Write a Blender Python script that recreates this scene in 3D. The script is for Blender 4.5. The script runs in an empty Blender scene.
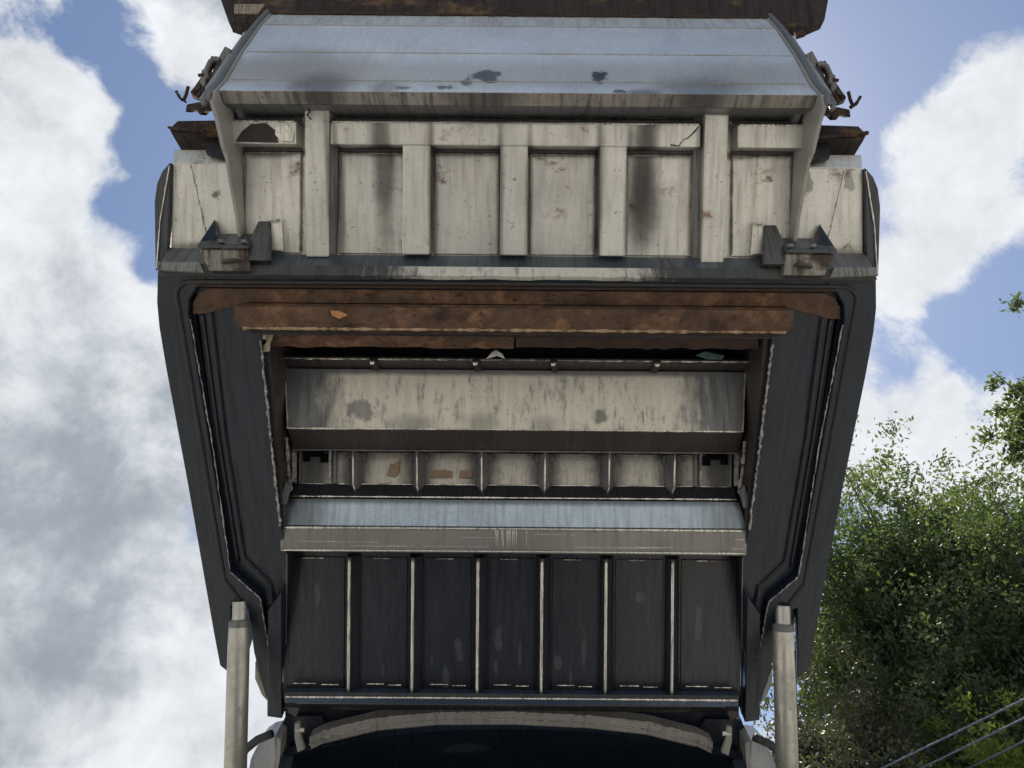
import bpy, bmesh, math, random
import numpy as np
from mathutils import Vector, Matrix
random.seed(7); np.random.seed(7)
R = math.radians
sc = bpy.context.scene
C = sc.collection

# ------------------------------------------------------------------ camera
PITCH, F, EYE = R(50), 745.0, 1.4
cs, sn = math.cos(PITCH), math.sin(PITCH)
cam = bpy.data.objects.new('camera', bpy.data.cameras.new('camera')); C.objects.link(cam)
cam.data.sensor_width = 36; cam.data.lens = F/1024*36
cam.data.clip_start = .05; cam.data.clip_end = 3000
cam.data.shift_x = -4/1024
m = Matrix(((1, 0, 0), (0, -sn, -cs), (0, cs, -sn))).to_4x4()
cam.matrix_world = Matrix.Translation((0, 0, EYE)) @ m @ Matrix.Rotation(R(.45), 4, 'Z')
sc.camera = cam

# ------------------------------------------------------------------ sky, sun, exposure
SUN_EL, SUN_AZ = R(63), R(14)          # azimuth measured from +Y (ahead) towards +X (right)
w = bpy.data.worlds.new('World'); sc.world = w; w.use_nodes = True
nt = w.node_tree; nt.nodes.clear()
def N(t, **k):
    n = nt.nodes.new(t)
    for a, b in k.items(): setattr(n, a, b)
    return n
def L(a, b): nt.links.new(a, b)
sky = N('ShaderNodeTexSky', sky_type='NISHITA', sun_disc=False, sun_elevation=SUN_EL, sun_rotation=SUN_AZ)
sky.air_density = 1.0; sky.dust_density = .6; sky.ozone_density = 1.6
bgs = N('ShaderNodeBackground'); bgs.inputs[1].default_value = .12
L(sky.outputs[0], bgs.inputs[0])
tc = N('ShaderNodeTexCoord')
sep = N('ShaderNodeSeparateXYZ'); L(tc.outputs['Generated'], sep.inputs[0])
def M(op, a, b=None, c=None, clamp=False):
    n = N('ShaderNodeMath', operation=op); n.use_clamp = clamp
    for i, v in enumerate((a, b, c)):
        if v is None: continue
        if isinstance(v, (int, float)): n.inputs[i].default_value = v
        else: L(v, n.inputs[i])
    return n.outputs[0]
zz = M('MAXIMUM', M('ADD', sep.outputs[2], .12), .02)
cmb = N('ShaderNodeCombineXYZ'); L(M('DIVIDE', sep.outputs[0], zz), cmb.inputs[0]); L(M('DIVIDE', sep.outputs[1], zz), cmb.inputs[1])
def noise(scale, detail=9, rough=.55, dist=0., off=(0, 0, 0)):
    mp = N('ShaderNodeMapping'); mp.inputs['Location'].default_value = off
    L(tc.outputs['Generated'], mp.inputs[0])
    n = N('ShaderNodeTexNoise'); L(mp.outputs[0], n.inputs['Vector'])
    n.inputs['Scale'].default_value = scale; n.inputs['Detail'].default_value = detail
    n.inputs['Roughness'].default_value = rough; n.inputs['Distortion'].default_value = dist
    return n.outputs[0]
def skydir(px, py):
    v = Vector(((px-516)/F, -(384-py)/F*sn+cs, sn+(384-py)/F*cs)); v.normalize(); return v
def blob(px, py, deg, amt):
    """soft patch of cloud (or of clear air) round one direction of the sky"""
    v = skydir(px, py)
    dp = N('ShaderNodeVectorMath', operation='DOT_PRODUCT'); nrm = N('ShaderNodeVectorMath', operation='NORMALIZE')
    L(tc.outputs['Generated'], nrm.inputs[0]); L(nrm.outputs[0], dp.inputs[0]); dp.inputs[1].default_value = v
    mr = N('ShaderNodeMapRange', interpolation_type='SMOOTHSTEP'); L(dp.outputs['Value'], mr.inputs[0])
    mr.inputs[1].default_value = math.cos(R(deg)); mr.inputs[2].default_value = 1; mr.inputs[3].default_value = 0; mr.inputs[4].default_value = amt
    return mr.outputs[0]
CLOUDS = [(-60, 560, 30, .30), (60, 400, 13, .16), (80, 650, 18, .20), (40, 230, 13, .18), (40, 60, 15, .26), (212, 40, 6, .16), (190, 90, 4, .08), (150, 420, 8, .12), (110, 310, 5, .08),
          (985, 40, 6, .15), (955, 100, 5.5, .15), (930, 160, 5.5, .15), (920, 225, 5.5, .15), (900, 285, 5, .15), (870, 330, 4, .12), (945, 430, 8, .26), (870, 440, 7, .26), (975, 190, 4.5, .10), (1000, 110, 4, .10),
          (132, 245, 4.5, -.34), (165, 120, 5, -.22), (130, 180, 4, -.25), (110, 40, 4, -.2), (880, 30, 5, -.1), (145, 345, 3.5, -.22), (145, 290, 3, -.14), (900, 380, 3, -.06), (930, 365, 6, -.22), (870, 60, 8, -.16), (1015, 310, 6, -.22), (850, 200, 4, -.06), (75, 715, 3, -.12),
          (500, 2500, 60, .2), (1300, 500, 22, .12)]
den = M('ADD', M('MULTIPLY', noise(4.6, 13, .62, .25, (3.1, 1.7, .4)), 1.5), -.29)
for b in CLOUDS: den = M('ADD', den, blob(*b))
# cover
mr = N('ShaderNodeMapRange', interpolation_type='SMOOTHSTEP'); L(den, mr.inputs[0])
mr.inputs[1].default_value = .49; mr.inputs[2].default_value = .68
# thick parts are grey underneath
n2 = noise(6.5, 12, .62, .3, (8.4, 2.2, 0))
g = M('ADD', M('MULTIPLY', M('SUBTRACT', den, .66), 1.4), M('MULTIPLY', M('SUBTRACT', n2, .5), 3.6))
g = M('ADD', g, blob(960, 150, 22, -.9)); g = M('ADD', g, blob(900, 430, 12, -.5)); g = M('ADD', g, blob(20, 540, 18, .30)); g = M('ADD', g, blob(60, 120, 16, -.45)); g = M('ADD', g, blob(180, 760, 12, -.3)); g = M('ADD', g, blob(60, 330, 10, -.3))
mg = N('ShaderNodeMapRange', interpolation_type='SMOOTHSTEP'); L(g, mg.inputs[0]); mg.inputs[1].default_value = -.35; mg.inputs[2].default_value = 1.05
cr = N('ShaderNodeMixRGB'); L(mg.outputs[0], cr.inputs[0]); cr.inputs[1].default_value = (.90, .93, .97, 1); cr.inputs[2].default_value = (.40, .45, .51, 1)
bgc = N('ShaderNodeBackground'); L(cr.outputs[0], bgc.inputs[0]); L(M('ADD', .56, M('MULTIPLY', noise(13, 12, .66, .2, (1, 5, 2)), .52)), bgc.inputs[1])
mx = N('ShaderNodeMixShader'); L(mr.outputs[0], mx.inputs[0]); L(bgs.outputs[0], mx.inputs[1]); L(bgc.outputs[0], mx.inputs[2])
L(mx.outputs[0], N('ShaderNodeOutputWorld').inputs[0])

sl = bpy.data.lights.new('sun', 'SUN'); sl.energy = 5; sl.angle = R(.5); sl.color = (1, .95, .86)
so = bpy.data.objects.new('sun', sl); C.objects.link(so)
sd = Vector((math.sin(SUN_AZ)*math.cos(SUN_EL), math.cos(SUN_AZ)*math.cos(SUN_EL), math.sin(SUN_EL)))
so.rotation_euler = sd.to_track_quat('Z', 'Y').to_euler()
vs = sc.view_settings
sc.display_settings.display_device = 'sRGB'
vs.view_transform = 'Standard'; vs.look = 'None'; vs.gamma = 1; vs.use_curve_mapping = False; vs.exposure = .15
sc.cycles.max_bounces = 10; sc.cycles.diffuse_bounces = 6

# ------------------------------------------------------------------ geometry helpers
def q(px, py, d):
    """point at depth d metres; used to lay out real positions measured in the photograph"""
    x = (px-516)/F*d; v = (384-py)/F*d
    return Vector((x, d*cs - v*sn, EYE + d*sn + v*cs))
class Pl:
    """a plane that holds the truck's cross direction, given at two heights"""
    def __init__(s, y1, d1, y2, d2):
        s.b = (1/d2-1/d1)/(y2-y1); s.a = 1/d1 - s.b*y1
        t = q(516, y2, s.d(y2)) - q(516, y1, s.d(y1)); n = t.cross(Vector((1, 0, 0))).normalized()
        if n.dot(Vector((0, 0, EYE)) - q(516, y1, d1)) < 0: n = -n
        s.n = n; s.t = t.normalized()
    def d(s, y): return 1/(s.a + s.b*y)
    def __call__(s, px, py, off=0): return q(px, py, s.d(py)) + s.n*off
    def X(s, X, py, off=0):
        p = s(516, py, off); p.x = X; return p
def prism(bm, pts, vec):
    a = [bm.verts.new(p) for p in pts]; b = [bm.verts.new(Vector(p)+vec) for p in pts]
    n = len(pts)
    bm.faces.new(a); bm.faces.new(b[::-1])
    for i in range(n): bm.faces.new((a[(i+1) % n], a[i], b[i], b[(i+1) % n]))
def plate(bm, pl, poly, thick, off=0):
    prism(bm, [pl(x, y, off) for x, y in poly], -pl.n*thick)
def quad(bm, pts, thick):
    """a solid panel between four corners, its thickness going away from the viewer's side"""
    n = (pts[1]-pts[0]).cross(pts[-1]-pts[0]).normalized()
    if n.dot(Vector((0, 0, EYE))-pts[0]) < 0: n = -n
    prism(bm, pts, -n*thick)
def xprism(bm, yz, x0, x1):
    prism(bm, [Vector((x0, y, z)) for y, z in yz], Vector((x1-x0, 0, 0)))
def box(bm, a, b):
    xprism(bm, [(a[1], a[2]), (b[1], a[2]), (b[1], b[2]), (a[1], b[2])], a[0], b[0])
def tube(bm, pts, r, seg=10, jit=0., caps=True):
    pts = [Vector(p) for p in pts]; rings = []
    up = None
    for i, p in enumerate(pts):
        t = (pts[min(i+1, len(pts)-1)] - pts[max(i-1, 0)]).normalized()
        if up is None:
            up = Vector((0, 0, 1)) if abs(t.z) < .9 else Vector((1, 0, 0))
        s_ = t.cross(up).normalized(); up = s_.cross(t).normalized()
        rr = (r[i] if isinstance(r, (list, tuple)) else r) * (1 + random.uniform(-jit, jit))
        rings.append([bm.verts.new(p + (s_*math.cos(2*math.pi*k/seg) + up*math.sin(2*math.pi*k/seg))*rr) for k in range(seg)])
    for a, b in zip(rings, rings[1:]):
        for k in range(seg): bm.faces.new((a[k], a[(k+1) % seg], b[(k+1) % seg], b[k]))
    if caps: bm.faces.new(rings[0][::-1]); bm.faces.new(rings[-1])
def subdiv(pts, n):
    out = []
    for a, b in zip(pts, pts[1:]):
        for i in range(n): out.append(a.lerp(b, i/n))
    return out + [pts[-1]]
def mir(poly): return [(1032-x, y) for x, y in poly]

def tag(o, label=None, cat=None, group=None, kind=None):
    if label: o['label'] = label
    if cat: o['category'] = cat
    if group: o['group'] = group
    if kind: o['kind'] = kind
    return o
def empty(name, loc, label, cat, group=None):
    o = bpy.data.objects.new(name, None); C.objects.link(o); o.location = loc; o.empty_display_size = .2
    return tag(o, label, cat, group)
def base_of(p):
    v = Vector((0, 0, 0))
    while p is not None: v += Vector(p.location); p = p.parent
    return v
def depth_of(p):
    k = 0
    while p.parent is not None: p = p.parent; k += 1
    return k
def islands(bm):
    seen, out = set(), []
    for v0 in bm.verts:
        if v0 in seen: continue
        st, isl = [v0], []
        seen.add(v0)
        while st:
            v = st.pop(); isl.append(v)
            for e in v.link_edges:
                u = e.other_vert(v)
                if u not in seen: seen.add(u); st.append(u)
        out.append(isl)
    return out
def obj(name, bm, mat, parent=None, bevel=.0, smooth=False, label=None, split=False):
    if split:
        isl = islands(bm)
        if len(isl) > 1:
            for g in isl:
                idx = {v: i for i, v in enumerate(g)}
                nb_ = bmesh.new(); nv = [nb_.verts.new(v.co) for v in g]
                for f in {f for v in g for f in v.link_faces}: nb_.faces.new([nv[idx[v]] for v in f.verts])
                o = obj(name, nb_, mat, parent, bevel, smooth, label)
            bm.free(); return o
    while parent is not None and depth_of(parent) > 1: parent = parent.parent
    bmesh.ops.recalc_face_normals(bm, faces=bm.faces)
    if parent is not None: bmesh.ops.translate(bm, verts=bm.verts, vec=-base_of(parent))
    me = bpy.data.meshes.new(name)
    if smooth:
        for f in bm.faces: f.smooth = True
    bm.to_mesh(me); bm.free(); me.materials.append(mat)
    o = bpy.data.objects.new(name, me); C.objects.link(o)
    if parent is not None: o.parent = parent
    if bevel:
        b = o.modifiers.new('bevel', 'BEVEL'); b.width = bevel; b.segments = 2; b.limit_method = 'ANGLE'; b.angle_limit = R(30)
    if label: o['label'] = label
    return o
def BM(): return bmesh.new()

# ------------------------------------------------------------------ materials
def mat(name):
    m_ = bpy.data.materials.new(name); m_.use_nodes = True
    return m_, m_.node_tree, m_.node_tree.nodes['Principled BSDF']
def grime(name, base, dirt=(.03, .03, .035), dirt_amt=.35, rough=.5, metal=0., rust=None, rust_amt=.0, streak=True, bump=.25,
          stains_and_tones=(), worn=None, speck=.0, scale=1., spec=.5):
    """weathered paint or steel: base coat, streaked dirt, rust patches, specks, stain and tone spots with a place of their own"""
    m_, t, b = mat(name)
    def n_(ty, **k):
        x = t.nodes.new(ty)
        for a_, v in k.items(): setattr(x, a_, v)
        return x
    def l(a_, c_): t.links.new(a_, c_)
    geo = n_('ShaderNodeNewGeometry')
    def tex(sx, sy, sz, sc_, det=8, ro=.6, off=0.):
        mp = n_('ShaderNodeMapping'); mp.inputs['Scale'].default_value = (sx, sy, sz); mp.inputs['Location'].default_value = (off, off*.7, off*.3)
        l(geo.outputs['Position'], mp.inputs[0])
        x = n_('ShaderNodeTexNoise'); x.inputs['Scale'].default_value = sc_*scale; x.inputs['Detail'].default_value = det; x.inputs['Roughness'].default_value = ro
        l(mp.outputs[0], x.inputs['Vector']); return x.outputs[0]
    def ramp(v, lo, hi, o0=0., o1=1.):
        x = n_('ShaderNodeMapRange', interpolation_type='SMOOTHSTEP'); l(v, x.inputs[0])
        for i, k in zip((1, 2, 3, 4), (lo, hi, o0, o1)): x.inputs[i].default_value = k
        return x.outputs[0]
    def mix(f, c1, c2, mode='MIX'):
        x = n_('ShaderNodeMixRGB', blend_type=mode)
        for i, v in zip((0, 1, 2), (f, c1, c2)):
            if isinstance(v, (int, float)): x.inputs[i].default_value = v
            elif isinstance(v, tuple): x.inputs[i].default_value = (*v[:3], 1)
            else: l(v, x.inputs[i])
        return x.outputs[0]
    def mth(op, a_, b_):
        x = n_('ShaderNodeMath', operation=op); x.use_clamp = True
        for i, v in zip((0, 1), (a_, b_)):
            if isinstance(v, (int, float)): x.inputs[i].default_value = v
            else: l(v, x.inputs[i])
        return x.outputs[0]
    big = tex(1, 1, 1, 3.1, 10, .62)
    fine = tex(1, 1, 1, 42, 6, .65, 3.)
    st = tex(14, 1.2, 1.2, 4.0, 8, .6, 5.) if streak else tex(1, 1, 1, 11, 8, .6, 5.)
    col = mix(ramp(big, .3, .7), tuple(c*.86 for c in base), tuple(min(1, c*1.08) for c in base))
    col = mix(mth('MULTIPLY', ramp(st, .42, .72), dirt_amt), col, dirt)
    col = mix(mth('MULTIPLY', ramp(fine, .52, .72), dirt_amt*.6), col, dirt)
    if worn:
        # worn = (colour, x_left, x_right, softness, amount): rubbed down to dull metal between two places across the truck
        wc, xl, xr, soft, amt = worn
        sx_ = n_('ShaderNodeSeparateXYZ'); l(geo.outputs['Position'], sx_.inputs[0])
        jit = mth('MULTIPLY', tex(5, 1.5, 1.5, 5, 9, .65, 9.), 1.0)
        xx = n_('ShaderNodeMath', operation='MULTIPLY_ADD'); l(jit, xx.inputs[0]); xx.inputs[1].default_value = soft*2; l(sx_.outputs[0], xx.inputs[2])
        a1 = ramp(xx.outputs[0], xl, xl+soft+.001); xx2 = n_('ShaderNodeMath', operation='MULTIPLY_ADD'); l(jit, xx2.inputs[0]); xx2.inputs[1].default_value = -soft*2; l(sx_.outputs[0], xx2.inputs[2])
        a2 = ramp(xx2.outputs[0], xr-soft-.001, xr, 1, 0)
        mk = mth('MULTIPLY', mth('MULTIPLY', a1, a2), ramp(tex(6, 1.5, 1.5, 6, 9, .7, 2.), .30, .50, 1-amt*.0 if amt >= 1 else .25, 1))
        mk = mth('MULTIPLY', mk, amt)
        col = mix(mk, col, mix(mth('MULTIPLY', ramp(fine, .55, .7), .5), wc, tuple(c*.45 for c in wc)))
    if rust:
        rm = ramp(tex(.7, 1, 1, 7, 10, .68, 7.), .62-rust_amt*.42, .74-rust_amt*.3)
        rc = mix(ramp(tex(1, 1, 1, 19, 8, .7, 1.), .35, .65), rust, tuple(c*.35 for c in rust))
        col = mix(rm, col, rc)
    if speck:
        col = mix(mth('MULTIPLY', ramp(tex(1, 1, 1, 75, 3, .5, 6.), .66, .72), speck), col, tuple(c*.25 for c in base))
    for (c_, rad, scol, amt, brk) in stains_and_tones:
        sb = n_('ShaderNodeVectorMath', operation='SUBTRACT'); l(geo.outputs['Position'], sb.inputs[0]); sb.inputs[1].default_value = c_
        dv = n_('ShaderNodeVectorMath', operation='DIVIDE'); l(sb.outputs[0], dv.inputs[0]); dv.inputs[1].default_value = rad
        ln = n_('ShaderNodeVectorMath', operation='LENGTH'); l(dv.outputs[0], ln.inputs[0])
        v = n_('ShaderNodeMath', operation='MULTIPLY_ADD'); l(tex(1, 1, 1, 22 if brk > .5 else 8, 8, .65, 4.), v.inputs[0]); v.inputs[1].default_value = -brk*2; l(ln.outputs['Value'], v.inputs[2])
        col = mix(ramp(v.outputs[0], .25-brk, (1.0 if brk < .5 else .45)-brk, amt, 0), col, scol)
    l(col, b.inputs['Base Color'])
    l(ramp(st, .3, .75, rough-.08, min(1, rough+.2)), b.inputs['Roughness'])
    b.inputs['Metallic'].default_value = metal; b.inputs['Specular IOR Level'].default_value = spec
    bp = n_('ShaderNodeBump'); bp.inputs['Strength'].default_value = bump; bp.inputs['Distance'].default_value = .004
    ad = n_('ShaderNodeMath', operation='ADD'); l(fine, ad.inputs[0]); l(big, ad.inputs[1]); l(ad.outputs[0], bp.inputs['Height']); l(bp.outputs[0], b.inputs['Normal'])
    return m_

# ------------------------------------------------------------------ planes of the truck's tail, raised over the yard
MP = Pl(270, 2.525, 665, 3.134)        # face of the tailgate that closes on the body
HB = Pl(150, 2.573, 250, 2.62)         # base sheet of the hopper's underside
SOOT = (.022, .02, .022)
def hb(x, y, o=0): return tuple(HB(x, y, o))

EDG = [(hb(x, 200), (.020, .45, .45), (.07, .065, .06), .75, .28) for x in (340, 432.5, 499, 527.5, 595, 623.5, 690)] + \
      [(hb(516, 154), (2.6, .022, .022), (.045, .038, .034), .8, .22), (hb(270, 155), (.16, .03, .03), (.045, .04, .035), .8, .3), (hb(333, 200), (.018, .45, .45), (.06, .055, .05), .7, .25),  # darker bands along rib sides and sheet borders
       (hb(400, 145), (.03, .06, .06), (.16, .08, .04), .7, .4), (hb(625, 145), (.03, .06, .06), (.16, .08, .04), .7, .4), (hb(316, 112), (.09, .07, .07), (.05, .045, .04), .7, .5),
       (hb(713, 112), (.09, .07, .07), (.05, .045, .04), .7, .5), (hb(270, 250), (.12, .06, .06), (.05, .045, .04), .6, .5), (hb(200, 252), (.2, .035, .035), (.05, .045, .04), .7, .4), (hb(835, 252), (.2, .035, .035), (.05, .045, .04), .7, .4)]
BEIGE = (.585, .57, .525)
beige = grime('beige_paint', BEIGE, dirt=(.22, .18, .13), dirt_amt=.30, rough=.36, speck=.7, metal=.55, bump=.35,
    rust=(.20, .11, .06), rust_amt=.09,
    stains_and_tones=EDG + [(hb(383, 165), (.055, .5, .30), SOOT, .75, .33), (hb(640, 165), (.07, .5, .34), SOOT, .85, .33), (hb(645, 205), (.09, .22, .22), SOOT, .55, .3),
            (hb(375, 140), (.10, .07, .07), SOOT, .8, .3), (hb(650, 140), (.14, .06, .07), SOOT, .7, .3),
            (hb(214, 195), (.07, .05, .05), SOOT, .8, .6), (hb(707, 215), (.05, .12, .12), (.07, .06, .06), .6, .5), (hb(318, 225), (.05, .1, .1), (.07, .06, .06), .5, .6),
            (hb(262, 145), (.10, .06, .06), (.14, .07, .035), .8, .6), (hb(600, 240), (.06, .07, .07), (.06, .055, .05), .6, .4),
            (hb(808, 180), (.05, .12, .12), (.05, .045, .045), .6, .6), (hb(850, 175), (.05, .10, .10), (.06, .05, .05), .5, .7)])
def lp(x, y, d): return tuple(q(x, y, d))
rearp = grime('rear_plate_paint', (.72, .75, .76), dirt=(.40, .39, .36), dirt_amt=.28, rough=.30, metal=.5, speck=.15,
    stains_and_tones=[(lp(516, 74, 2.47), (3.4, .30, .15), (.50, .48, .43), .75, .3), (lp(300, 70, 2.5), (.30, .3, .22), (.34, .30, .24), .55, .4), (lp(735, 74, 2.47), (.30, .3, .2), (.36, .34, .30), .5, .4), (lp(483, 76, 2.46), (.11, .11, .12), (.06, .065, .07), .85, .58), (lp(465, 83, 2.43), (.06, .09, .07), (.07, .075, .08), .7, .62), (lp(596, 76, 2.46), (.09, .11, .12), (.04, .045, .05), .95, .56),  # first, wide entry paints the beige ground reflection of the lower facets
            (lp(445, 86, 2.39), (.12, .04, .05), (.08, .08, .085), .8, .7), (lp(618, 88, 2.37), (.05, .05, .05), (.08, .08, .085), .8, .6), (lp(400, 88, 2.39), (.06, .04, .04), (.08, .08, .085), .7, .72),
            (lp(316, 85, 2.39), (.16, .10, .14), (.10, .08, .07), .7, .3), (lp(382, 88, 2.39), (.07, .08, .10), (.14, .12, .10), .5, .3),
            (lp(700, 84, 2.39), (.22, .10, .15), (.12, .11, .10), .6, .3), (lp(640, 90, 2.36), (.09, .05, .05), (.05, .05, .05), .6, .4)])
ledgep = grime('soiled_beige_edge', (.24, .22, .19), dirt=(.03, .03, .03), dirt_amt=.85, rough=.5, speck=1., stains_and_tones=[
    (lp(316, 98, 2.37), (.10, .1, .1), SOOT, .8, .3), (lp(700, 98, 2.37), (.12, .1, .1), SOOT, .8, .3), (lp(480, 98, 2.37), (.2, .1, .1), SOOT, .6, .4)])
greyp = grime('grey_paint', (.15, .15, .15), dirt=(.04, .04, .045), dirt_amt=.5, rough=.4, metal=.2)
rimp = grime('dark_rim_paint', (.045, .048, .055), dirt=(.015, .016, .02), dirt_amt=.5, rough=.35, metal=.2)
sidegrey = grime('grey_beige_side_paint', (.28, .275, .255), dirt=(.10, .09, .08), dirt_amt=.35, rough=.45, speck=.6)
def fp(x, y): return tuple(q(x, y, 3.13))
FP = [(fp(x, y), (.012+.012*(k*7 % 4), .3, .05+.035*(k*5 % 3)), (.10, .11, .12), .35+.12*(k*3 % 3), .60) for k, (x, y) in enumerate(((434, 662), (461, 650), (448, 678), (498, 668), (522, 652), (500, 640), (560, 664), (586, 649), (573, 680), (641, 600), (700, 625), (320, 600), (385, 672)))]
navy = grime('dark_greased_steel', (.009, .014, .024), dirt=(.004, .006, .009), dirt_amt=.5, rough=.30, metal=.0, bump=.35, spec=.38, speck=.5)
navy2 = grime('dark_panel_steel', (.019, .021, .027), dirt=(.009, .011, .015), dirt_amt=.25, rough=.26, metal=.0, bump=.3, spec=.48, speck=.4, stains_and_tones=FP)
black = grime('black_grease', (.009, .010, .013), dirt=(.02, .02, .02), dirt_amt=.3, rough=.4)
brown = grime('brown_oiled_steel', (.060, .048, .046), dirt=(.02, .018, .02), dirt_amt=.5, rough=.4, metal=.2)
rusty = grime('rusted_steel', (.095, .058, .040), dirt=(.022, .017, .016), dirt_amt=.85, rough=.8, speck=.7, rust=(.215, .118, .070), rust_amt=.40, bump=.8, streak=False, spec=.2)
rustd = grime('dark_rust', (.055, .036, .028), dirt=(.02, .016, .015), dirt_amt=.6, rough=.8, rust=(.13, .065, .035), rust_amt=.16, bump=.8, streak=False, spec=.2)
rustp = grime('rust_and_black_plate', (.035, .026, .024), dirt=(.012, .010, .012), dirt_amt=.6, rough=.7, rust=(.17, .105, .06), rust_amt=.22, bump=.8, spec=.2)
bare_glint = grime('worn_bare_steel_glint', (.68, .66, .60), dirt=(.12, .10, .09), dirt_amt=.7, rough=.27, metal=.8, scale=2)  # also paints glints of light along rib crests and rail edges
beadm = grime('chipped_weld', (.34, .33, .32), dirt=(.02, .02, .025), dirt_amt=1., rough=.5, scale=4, streak=False)
BF0 = Pl(370, 2.93, 430, 2.885)
bladep = grime('worn_blade_face', (.13, .135, .14), dirt=(.05, .05, .055), dirt_amt=.45, rough=.36, metal=.4, stains_and_tones=[(tuple(BF0(516, 371)), (2.8, .03, .03), (.10, .105, .11), .9, .25), (tuple(BF0(480, 423)), (.10, .06, .06), (.16, .16, .155), .6, .45), (tuple(BF0(600, 417)), (.10, .10, .10), (.10, .105, .11), .8, .5), (tuple(BF0(545, 424)), (.09, .05, .05), (.2, .2, .19), .5, .4), (tuple(BF0(415, 425)), (.14, .06, .06), (.14, .14, .14), .6, .45), (tuple(BF0(362, 410)), (.16, .12, .12), (.12, .125, .13), .75, .55)], worn=((.58, .55, .47), -.63, .60, .16, .93))
rowp = grime('worn_row_plate', (.17, .17, .17), dirt=(.03, .03, .03), dirt_amt=.6, rough=.36, metal=.4, stains_and_tones=[(tuple(q(x, 470, 3.08)), (.095, .4, .4), (.045, .047, .05), .9, .25) for x in (315, 357, 419.5, 483, 545, 608, 672, 718)], worn=((.52, .49, .42), -.95, .95, .1, .7), scale=2.2)  # darker bands beside each gusset
lipp = grime('worn_sill_lip', (.045, .043, .042), dirt=(.02, .02, .02), dirt_amt=.7, rough=.5, worn=((.55, .53, .47), -.27, .30, .22, .95), scale=1.6)
ledges = grime('polished_ledge_sky_tint', (.36, .44, .52), dirt=(.14, .17, .20), dirt_amt=.35, rough=.28, metal=.8, stains_and_tones=[(tuple(q(290, 512, 2.98)), (.22, .3, .3), (.08, .09, .11), .8, .25), (tuple(q(516, 500, 2.99)), (3.2, .03, .03), (.06, .07, .08), .8, .15), (tuple(q(735, 508, 2.98)), (.2, .3, .3), (.12, .13, .15), .6, .25)])  # blue base and darkened ends put the sky's reflection into the colour
edgep = grime('brushed_edge_bar', (.21, .20, .185), dirt=(.10, .095, .09), dirt_amt=.4, rough=.36, metal=.4)
cylp = grime('cylinder_paint', (.50, .475, .42), dirt=(.16, .15, .13), dirt_amt=.5, rough=.34, streak=False, speck=.8, metal=.6)
chrome = grime('cylinder_rod_steel', (.50, .49, .46), dirt=(.12, .12, .12), dirt_amt=.4, rough=.3, metal=.6)
archp = grime('arch_paint', (.27, .26, .24), dirt=(.09, .085, .08), dirt_amt=.4, rough=.45)
postp = grime('body_post_paint', (.34, .35, .37), dirt=(.12, .12, .13), dirt_amt=.3, rough=.4)
rubber = grime('black_rubber', (.012, .012, .014), dirt=(.03, .03, .03), dirt_amt=.2, rough=.55)
creamp = grime('cream_sheet', (.66, .52, .36), dirt=(.35, .2, .1), dirt_amt=.4, rough=.8)  # cream colour for the piece under the beam's left end

# ------------------------------------------------------------------ ground
bm = BM()
S = 1500
vsq = [bm.verts.new(v) for v in ((-S, -S, 0), (S, -S, 0), (S, S, 0), (-S, S, 0))]; bm.faces.new(vsq)
gm = grime('pale_concrete_yard', (.49, .465, .415), dirt=(.30, .28, .25), dirt_amt=.4, rough=.9, streak=False, bump=.3, scale=.4)
tag(obj('ground', bm, gm), kind='structure')

# ================================================================== THE TRUCK
truck = empty('garbage_truck', (0, 3.4, 0), 'silver and black refuse truck with its grimy ribbed tailgate raised high overhead', 'garbage truck')

# ---- body: hollow box open at the rear, cambered roof
body_y0, body_y1 = 3.36, 9.2
def roofz(x): return 3.03 - .21*abs(x/1.0)**2.2*.6 - .0
bm = BM()
box(bm, (-1.02, body_y0+.02, .95), (-.97, body_y1, 2.86)); box(bm, (.97, body_y0+.02, .95), (1.02, body_y1, 2.86))
box(bm, (-1.02, body_y0+.02, .90), (1.02, body_y1, .948)); box(bm, (-.968, body_y1-.05, .95), (.968, body_y1, 3.0))
xs = [i/12*1.02 for i in range(-12, 13)]
for a_, b_ in zip(xs, xs[1:]):
    prism(bm, [Vector((a_, body_y0+.05, roofz(a_)-.03)), Vector((b_, body_y0+.05, roofz(b_)-.03)), Vector((b_, body_y0+.05, roofz(b_)+.01)), Vector((a_, body_y0+.05, roofz(a_)+.01))], Vector((0, body_y1-body_y0-.1, 0)))
body = obj('truck_body', bm, grime('body_interior_steel', (.012, .018, .03), dirt=(.006, .008, .012), dirt_amt=.4, rough=.3, metal=.2, stains_and_tones=[((-.25, 3.6, 3.0), (.3, .12, .3), (.05, .06, .08), .6, .5), ((.1, 3.9, 3.0), (.6, .15, .3), (.035, .045, .06), .6, .5)]), truck)  # pale patches paint a soft gloss onto the ceiling

# ---- rear arch over the body opening
AP = Pl(700, 3.30, 768, 3.36)
top = [(314, 735), (328, 728), (380, 715), (440, 709), (516, 708), (592, 711), (650, 717), (700, 729), (714, 736)]
def arch(bm, dy0, dy1, thick, off, ex=0):
    for (a_, b_) in zip(top, top[1:]):
        plate(bm, AP, [(a_[0], a_[1]+dy0), (b_[0], b_[1]+dy0), (b_[0], b_[1]+dy1), (a_[0], a_[1]+dy1)], thick, off)
bm = BM(); arch(bm, 0, 7, .06, .03); ar = obj('rear_arch', bm, archp, body, .003)
bm = BM(); arch(bm, 7.2, 15, .05, .01); obj('arch_web', bm, bareA if False else archp, body, .003)
bm = BM(); arch(bm, 15.3, 20, .05, -.02); obj('arch_flange', bm, greyp, body, .002)
bm = BM()
tube(bm, subdiv([AP(x, y-.3, .031) for x, y in top], 12), .003, 6, .7); tube(bm, subdiv([AP(x, y+7, .031) for x, y in top], 12), .0025, 6, .8)
obj('weld_seam', bm, beadm, body, split=True)
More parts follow.
